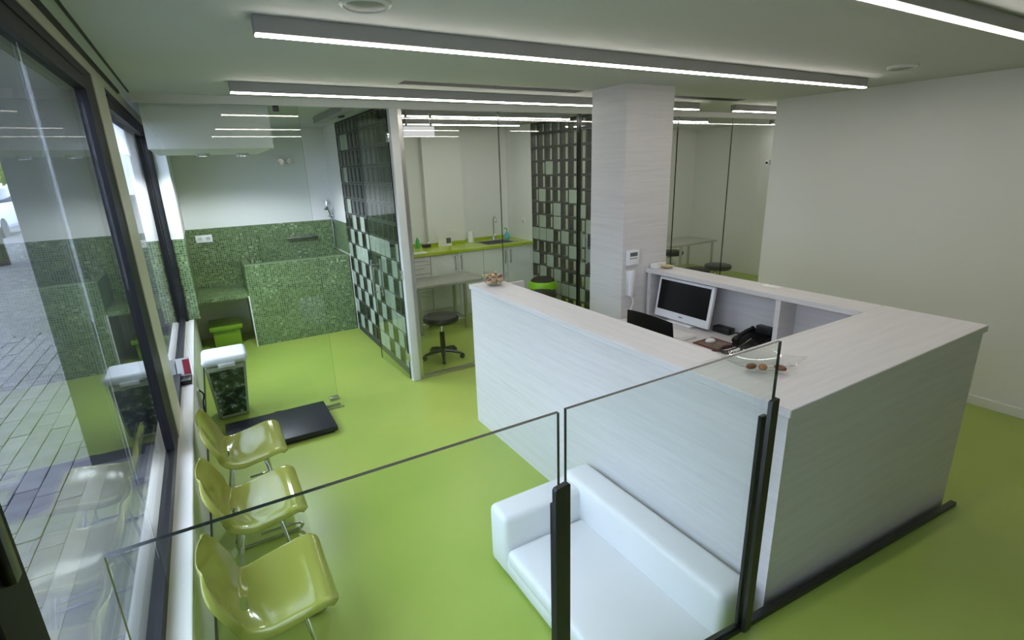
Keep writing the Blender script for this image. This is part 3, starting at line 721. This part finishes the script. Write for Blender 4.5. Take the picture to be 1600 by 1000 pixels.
kinds = ['drawer', 'drawer', 'door', 'door', 'door', 'door']
labs = ['white base cabinet with drawers, hidden leftmost unit', 'white base cabinet with three drawers at the left end of the lime worktop', 'white cabinet with a single door right of the drawers', 'white single door cabinet second from the drawers', 'white single door cabinet left of the paired handles under the sink', 'white single door cabinet under the right end of the worktop']
for i in range(6):
    x0, x1 = xs[i], xs[i+1]; t = thing('base_cabinet', labs[i], 'cabinet', ((x0+x1)/2, 6.42, 0), 'white base cabinets under the worktop')
    part('body', MB().box(x0+.003, x1-.003, 6.142, 6.69, .15, .753 if i in (4, 5) else .863), M['cab'], t)
    part('kickboard', MB().box(x0+.002, x1-.002, 6.17, 6.19, 0, .15), M['cab'], t)
    if kinds[i] == 'drawer':
        zz = [.155, .40, .64, .755, .86]
        for a, b_ in zip(zz, zz[1:]):
            d = part('drawer', MB().box(x0+.004, x1-.004, 6.120, 6.141, a+.003, b_-.003, bev=.002, seg=1), M['cab'], t)
            part('handle', MB().tube([(x0+.10, 6.098, b_-.035), (x1-.10, 6.098, b_-.035)], .006).tube([(x0+.12, 6.098, b_-.035), (x0+.12, 6.12, b_-.035)], .004).tube([(x1-.12, 6.098, b_-.035), (x1-.12, 6.12, b_-.035)], .004), M['steel'], d)
    else:
        d = part('door', MB().box(x0+.003, x1-.003, 6.120, 6.141, .153, .860, bev=.002, seg=1), M['cab'], t)
        hx = x1-.045 if i in (2, 4) else x0+.04
        part('handle', MB().tube([(hx, 6.095, .64), (hx, 6.095, .83)], .007).tube([(hx, 6.095, .66), (hx, 6.121, .66)], .005).tube([(hx, 6.095, .81), (hx, 6.121, .81)], .005), M['steel'], d)
fp = MB().box(3.906, 3.948, 6.125, 6.69, 0, .863); solo('filler_panel', fp, M['cab'], 'narrow white filler panel between last cabinet and side wall', 'panel')
# things on the worktop
gbt = thing('green_bottle', 'small green bottle at the left end of the lime worktop', 'bottle', (2.42, 6.6, .9))
part('bottle', MB().lathe([(.026, 0), (.028, .02), (.028, .10), (.012, .125), (.012, .14)], (2.42, 6.60, .90), 16), M['greenb'], gbt)
part('cap', MB().lathe([(.014, .14), (.014, .16)], (2.42, 6.60, .90), 12), M['white'], gbt)
dsp = thing('tape_dispenser', 'small black and white device on the worktop beside the green bottle', 'device', (2.53, 6.6, .9))
part('body', MB().box(2.49, 2.60, 6.57, 6.65, .90, .945, bev=.01), M['blackp'], dsp)
part('wheel', MB().tube([(2.52, 6.605, .955), (2.52, 6.625, .955)], .022, 16).tube([(2.575, 6.605, .955), (2.575, 6.625, .955)], .018, 16), M['white'], dsp)
solo('paper_sheet', MB().box(2.16, 2.38, 6.15, 6.27, .9002, .9035, bev=.001, seg=1), M['paper'], 'white sheet of paper at the front left edge of the lime worktop', 'paper')
cf = thing('picture_card', 'white picture card with a grey photo standing on the worktop', 'frame', (2.78, 6.55, .9))
part('card', MB().box(2.70, 2.90, 6.56, 6.566, .90, 1.02), M['paper'], cf)
part('photo', MB().box(2.82, 2.89, 6.5575, 6.560, .93, 1.005), M['knobd'], cf)
part('stand', MB().box(2.74, 2.86, 6.566, 6.62, .90, .91), M['white'], cf)
pt = thing('paper_towel_roll', 'white paper towel roll standing on the lime worktop', 'paper roll', (3.24, 6.60, .9))
part('roll', MB().lathe([(.012, 0), (.048, 0), (.048, .155), (.012, .155)], (3.225, 6.62, .902), 20), M['paper'], pt)
part('core', MB().lathe([(.011, 0), (.011, .165)], (3.225, 6.62, .902), 10), M['alu'], pt)
sb = thing('soap_dispenser', 'blue liquid soap pump bottle right of the faucet', 'bottle', (3.81, 6.6, .9))
part('bottle', MB().lathe([(.03, 0), (.042, .01), (.042, .065), (.02, .09), (.016, .10)], (3.81, 6.60, .90), 18), M['blue'], sb)
part('pump', MB().tube([(3.81, 6.60, 1.0), (3.81, 6.60, 1.05)], .007).tube([(3.81, 6.60, 1.05), (3.765, 6.60, 1.055)], .008), M['greenb'], sb)

# tables
M['tablesteel'] = pm('satin_steel_top', rgb(176, 176, 168), .35, .35, var=.04, scale=20)
def table(name, x0, x1, y0, y1, z, lx0, lx1, ly0, ly1, label):
    t = thing(name, label, 'table', ((x0+x1)/2, (y0+y1)/2, 0))
    part('tabletop', MB().box(x0, x1, y0, y1, z-.035, z, bev=.004), M['tablesteel'], t)
    for x in (lx0, lx1):
        for y in (ly0, ly1): part('leg', MB().box(x-.016, x+.016, y-.016, y+.016, 0, z-.035, bev=.003, seg=1), M['steel'], t)
    part('stretcher', MB().tube([(lx0, ly0, .13), (lx1, ly0, .13)], .01).tube([(lx0, ly1, .13), (lx1, ly1, .13)], .01).tube([(lx0, ly0, .13), (lx0, ly1, .13)], .01).tube([(lx1, ly0, .13), (lx1, ly1, .13)], .01), M['steel'], t)
table('exam_table', 1.93, 2.86, 5.54, 6.02, .615, 2.02, 2.62, 5.62, 5.95, 'low stainless steel examination table in front of the white cabinets')
table('exam_table', 6.15, 7.22, 5.58, 6.18, .66, 6.42, 7.17, 5.63, 6.12, 'steel examination table in the glazed room right of the column')

# stools
def make_stool(x, y, z, label, rot=0.3):
    t = thing('stool', label, 'stool', (0, 0, 0), 'round black swivel stools')
    part('seat', MB().lathe([(.03, z-.075), (.165, z-.07), (.182, z-.055), (.185, z-.03), (.175, z-.008), (.14, z), (.001, z+.002)], (0, 0, 0), 32), M['vinyl'], t)
    part('gas_lift', MB().lathe([(.014, min(.26, z-.11)), (.014, z-.07)], (0, 0, 0), 14), M['chrome'], t)
    part('column', MB().lathe([(.032, .07), (.028, .10), (.026, min(.28, z-.10)), (.020, min(.285, z-.095))], (0, 0, 0), 16), M['blackp'], t)
    part('lever', MB().tube([(0, 0, z-.085), (-.14, -.03, z-.095)], .006), M['blackp'], t)
    for k in range(5):
        a = 2*PI*k/5+rot; c, s = math.cos(a), math.sin(a)
        part('base_arm', MB().tube([(.02*c, .02*s, .085), (.11*c, .11*s, .075), (.20*c, .20*s, .055)], [.026, .02, .015], 8), M['blackp'], t)
        cs = part('caster', MB().tube([(.205*c+.016*s, .205*s-.016*c, .025), (.205*c-.016*s, .205*s+.016*c, .025)], .025, 14).tube([(.203*c, .203*s, .025), (.203*c, .203*s, .06)], .009), M['blackp'], t)
    t.location = (x, y, 0); return t
make_stool(1.945, 4.80, .465, 'round black swivel stool on five casters behind the glass near the white post', .55)
make_stool(6.16, 4.72, .50, 'round black stool nearest the glass in the room right of the column')
make_stool(6.58, 5.95, .50, 'round black stool seen at the column edge by the steel table')
make_stool(6.36, 5.23, .34, 'low black stool half hidden behind the counter in the right glazed room')
make_stool(3.36, 5.03, .46, 'round black stool hidden behind the desk counter beside the bin')
# pedal bin with bag
BX, BY = 3.66, 5.45
bi = thing('waste_bin', 'waste bin with lime green bag in front of the glass block wall', 'bin', (BX, BY, 0))
part('body', MB().lathe([(.12, 0), (.15, .02), (.165, .46)], (BX, BY, 0), 24), M['blackp'], bi)
part('bag', MB().lathe([(.17, .385), (.195, .40), (.186, .44), (.174, .475), (.162, .485)], (BX, BY, 0), 24, cap=False), M['bag'], bi)
part('lid', MB().lathe([(.155, .465), (.155, .492), (.12, .52), (.07, .53), (.001, .533)], (BX, BY, 0), 24), M['slot'], bi)
# sensor on the far wall corner
cs_ = thing('motion_sensor', 'tiny white and black sensor at the upper end of the right wall', 'sensor', (4.96, 3.33, 1.86))
part('housing', MB().box(4.95, 5.0, 3.302, 3.335, 1.85, 1.90, bev=.006), M['plastic'], cs_)
part('lens', MB().ball((4.948, 3.32, 1.872), .012), M['blackp'], cs_)

# ------------------------------------------------------------------ on the column
th = thing('thermostat', 'white wall thermostat with small display on the column', 'thermostat', (2.84, 2.966, 1.2))
part('case', MB().box(2.775, 2.90, 2.948, 2.969, 1.145, 1.265, bev=.004), M['plastic'], th)
part('display', MB().box(2.80, 2.875, 2.9465, 2.949, 1.215, 1.245), M['knobd'], th)
for i in range(4): part('button', MB().box(2.80+.02*i, 2.813+.02*i, 2.9465, 2.949, 1.195, 1.203), M['knobd'], th)
ic = thing('intercom_handset', 'white intercom handset hung on the column under the thermostat', 'intercom', (2.83, 2.966, 1.0))
part('cradle', MB().box(2.785, 2.875, 2.955, 2.969, .905, 1.10, bev=.004), M['plastic'], ic)
part('handset', MB().box(2.79, 2.835, 2.928, 2.956, .90, 1.105, bev=.010, seg=3), M['plastic'], ic)
part('cord', MB().tube(catmull([(2.83, 2.955, .905), (2.84, 2.94, .85), (2.82, 2.945, .78), (2.83, 2.95, .73)], 6), .006, 8), M['plastic'], ic)

# ------------------------------------------------------------------ desk contents
mn = thing('monitor', 'white framed computer monitor under the desk counter', 'monitor', (3.02, 2.58, .72))
mr = Matrix.Rotation(R(9), 3, 'Y')
MC = (3.03, 2.585, .90)
part('frame', MB().box(3.005, 3.035, 2.325, 2.845, .738, 1.05, bev=.008, rot=mr, at=MC), M['plastic'], mn)
part('screen', MB().box(3.0005, 3.006, 2.35, 2.82, .80, 1.03, rot=mr, at=MC), M['screen'], mn)
part('logo', MB().box(3.003, 3.006, 2.565, 2.60, .768, .776, rot=mr, at=MC), M['knobd'], mn)
part('stand', MB().box(3.06, 3.09, 2.53, 2.64, .72, .88).box(2.96, 3.13, 2.47, 2.70, .72, .732, bev=.004), M['plastic'], mn)
kb = thing('keyboard', 'white keyboard on the work surface in front of the monitor', 'keyboard', (2.76, 2.5, .72))
part('case', MB().box(2.70, 2.835, 2.30, 2.72, .72, .738, bev=.004), M['plastic'], kb)
m = MB()
for r in range(5):
    for c in range(17): m.box(2.712+r*.023, 2.731+r*.023, 2.312+c*.0235, 2.332+c*.0235, .738, .744)
part('keys', m, M['paper'], kb, kind='stuff', smooth=False)
mp = thing('mouse_pad', 'dark red bordered mouse pad right of the keyboard', 'mouse pad', (2.82, 2.14, .72))
part('border', MB().box(2.73, 2.93, 2.035, 2.245, .720, .724), M['padred'], mp)
part('picture', MB().box(2.75, 2.91, 2.055, 2.225, .724, .7245), M['padgrey'], mp)
ms = thing('computer_mouse', 'white computer mouse on the red mouse pad', 'mouse', (2.84, 2.18, .725))
part('shell', MB().ball((2.84, 2.185, .730), .03, (1.35, .95, .62), 3), M['plastic'], ms)
part('wheel', MB().tube([(2.872, 2.181, .742), (2.872, 2.189, .742)], .006), M['knobd'], ms)
ph = thing('desk_phone', 'black desk telephone beside the divider', 'telephone', (2.98, 1.96, .72))
part('body', MB().prism([(2.90, .72), (3.10, .72), (3.10, .80), (3.07, .80), (2.90, .74)], 'y', 1.87, 2.06), M['blackp'], ph)
part('handset', MB().tube(catmull([(2.88, 2.03, .762), (2.93, 2.035, .785), (3.02, 2.035, .808), (3.07, 2.03, .812)], 5), [.02]+[.022]*3+[.015]*10+[.022]*2, 10), M['blackp'], ph)
part('display', MB().box(3.05, 3.10, 1.89, 2.00, .80, .85, bev=.003), M['blackp'], ph)
m = MB()
for r in range(4):
    for c in range(3): m.box(2.925+.03*r, 2.943+.03*r, 1.895+.035*c, 1.918+.035*c, .752+.0105*r, .760+.0105*r)
part('keypad', m, M['frame'], ph, kind='stuff')
coil = []
for i in range(150):
    a = i/150; th_ = a*2*PI*22; cx = 2.80+.075*math.cos(a*PI*1.7+.6); cy = 1.99+.055*math.sin(a*PI*1.7+.6)
    coil.append((cx+.007*math.cos(th_), cy, .733+.007*math.sin(th_)))
part('coiled_cord', MB().tube(coil, .0042, 6), M['blackp'], ph)
pw = thing('power_adapter', 'black power adapter with cable behind the monitor', 'adapter', (3.1, 2.25, .72))
part('brick', MB().box(3.05, 3.12, 2.20, 2.34, .72, .765, bev=.006), M['blackp'], pw)
part('cable', MB().tube(catmull([(3.09, 2.20, .74), (3.12, 2.14, .735), (3.08, 2.09, .735), (3.11, 2.05, .735)], 6), .005, 8), M['blackp'], pw)
solo('note_paper', MB().box(2.80, 2.895, 1.90, 2.0, .7202, .7225), M['paper'], 'small white note under the desk telephone', 'paper')
oc = thing('office_chair', 'black office chair behind the desk with curved backrest', 'chair', (2.35, 2.14, 0))
m = MB(); g = []
for i in range(9):
    z = .56+.49*i/8; row = []
    for j in range(13):
        v = -1+2*j/12; hw = .215-.03*(i/8)
        top = (-.02*v*v if i == 8 else 0)
        row.append(m.b.verts.new((2.20+.03*(1-v*v)*-1+.03*(1-i/8), 2.14+v*hw, z+top)))
    g.append(row)
for i in range(8):
    for j in range(12): m.b.faces.new((g[i][j], g[i][j+1], g[i+1][j+1], g[i+1][j]))
bmesh.ops.solidify(m.b, geom=m.b.faces[:], thickness=.02)
part('backrest', m, M['vinyl'], oc)
part('seat', MB().box(2.20, 2.58, 1.93, 2.35, .41, .47, bev=.025, seg=3), M['vinyl'], oc)
part('back_bar', MB().box(2.155, 2.175, 2.10, 2.18, .40, .75).box(2.16, 2.40, 2.10, 2.18, .385, .405), M['blackp'], oc)
part('gas_lift', MB().lathe([(.03, .08), (.026, .25), (.016, .26), (.016, .40)], (2.38, 2.14, 0), 14), M['blackp'], oc)
for k in range(5):
    a = 2*PI*k/5+.2; c, s = math.cos(a), math.sin(a)
    part('base_arm', MB().tube([(2.38, 2.14, .09), (2.38+.24*c, 2.14+.24*s, .06)], [.026, .016], 8), M['blackp'], oc)
    part('caster', MB().tube([(2.38+.25*c+.018*s, 2.14+.25*s-.018*c, .027), (2.38+.25*c-.018*s, 2.14+.25*s+.018*c, .027)], .027, 14), M['blackp'], oc)

# ------------------------------------------------------------------ on the counter
def bowl(name, c, r, h, label):
    t = thing(name, label, 'bowl', c)
    m = MB(); m.lathe([(.001, .002), (r*.45, .002), (r*.8, h*.4), (r, h), (r*.97, h), (r*.76, h*.42), (r*.42, .008), (.001, .008)], c, 32, cap=False)
    part('bowl', m, M['dish'], t); return t
bowl('glass_bowl', (1.725, 3.20, 1.10), .10, .085, 'round clear glass bowl full of sweets at the far end of the counter')
bowl('glass_bowl', (3.12, 2.86, 1.10), .065, .04, 'small glass dish on the counter above the monitor')
rnd = random.Random(5)
cm = [MB().ball((0, 0, 0), .016, (1.3, 1, .75), 2).mesh('candy', q) for q in M['candy']]
spots = [(.0, 0), (.035, .01), (-.03, .02), (.01, .04), (-.01, -.038), (.04, -.03), (-.045, -.015)]
k = 0
for lay, (zz, s_) in enumerate(((.026, 1.0), (.048, 1.25), (.068, 1.25))):
    for (dx, dy) in spots[: 7]:
        a = lay*.8; px, py = dx*math.cos(a)-dy*math.sin(a), dx*math.sin(a)+dy*math.cos(a)
        o = link('candy', cm[rnd.randrange(4)]); o.location = (1.725+px*s_, 3.20+py*s_, 1.10+zz+rnd.uniform(-.004, .004)); o.rotation_euler = (rnd.uniform(-.5, .5), rnd.uniform(-.5, .5), rnd.uniform(0, 6))
        tag(o, 'small wrapped sweet in the round glass bowl at the far end of the counter', 'candy', 'sweets in the round bowl')
cust = MB().lathe([(.001, 0), (.04, 0), (.045, .012), (.001, .014)], (3.12, 2.86, 1.109), 18)
solo('candy', cust, M['candy'][1], 'pale yellow sweets filling the small glass dish above the monitor', 'candy')
cb = thing('card_box', 'stack of white cards on the counter beside the column', 'cards', (3.12, 2.93, 1.1))
part('box', MB().box(3.03, 3.15, 2.905, 2.96, 1.10, 1.135, bev=.002, seg=1), M['paper'], cb)
part('card', MB().box(3.035, 3.145, 2.90, 2.905, 1.10, 1.145), M['paper'], cb)
solo('paper_slip', MB().box(3.13, 3.19, 1.93, 2.05, 1.1002, 1.1025), M['paper'], 'small white paper slip on the narrow counter near the right end', 'paper')
# glass leaf dish with sweets at the near corner
gd = thing('glass_dish', 'wide clear square glass dish with sweets at the near corner of the counter', 'dish', (1.86, 1.19, 1.1))
m = MB(); n = 14; g = []
for i in range(n+1):
    row = []
    for j in range(n+1):
        a, b_ = -1+2*i/n, -1+2*j/n; d = max(abs(a), abs(b_)); e = math.hypot(a, b_)
        row.append(m.b.verts.new((1.86+a*.13, 1.19+b_*.13, 1.104+.024*e**2)))
    g.append(row)
for i in range(n):
    for j in range(n): m.b.faces.new((g[i][j], g[i+1][j], g[i+1][j+1], g[i][j+1]))
bmesh.ops.solidify(m.b, geom=m.b.faces[:], thickness=.004)
part('dish', m, M['dish'], gd)
rim = [(1.86+.13*a, 1.19+.13, 1.106+.024*(a*a+1)) for a in [-1+2*i/12 for i in range(13)]]
part('far_rim', MB().tube(rim, .0025, 6), M['glassedge'], gd)
for i, (dx, dy, q, lab) in enumerate(((-.085, .0, 2, 'brown wrapped sweet at the left of the square glass dish'), (-.055, -.03, 0, 'orange brown sweet in the middle of the square glass dish'), (-.01, -.075, 2, 'olive brown sweet at the right of the square glass dish'))):
    o = link('candy', cm[q]); o.location = (1.86+dx, 1.165+dy, 1.124); o.scale = (1.3, 1.1, .9); o.rotation_euler = (0, 0, .7*i); tag(o, lab, 'candy', 'sweets in the square dish')
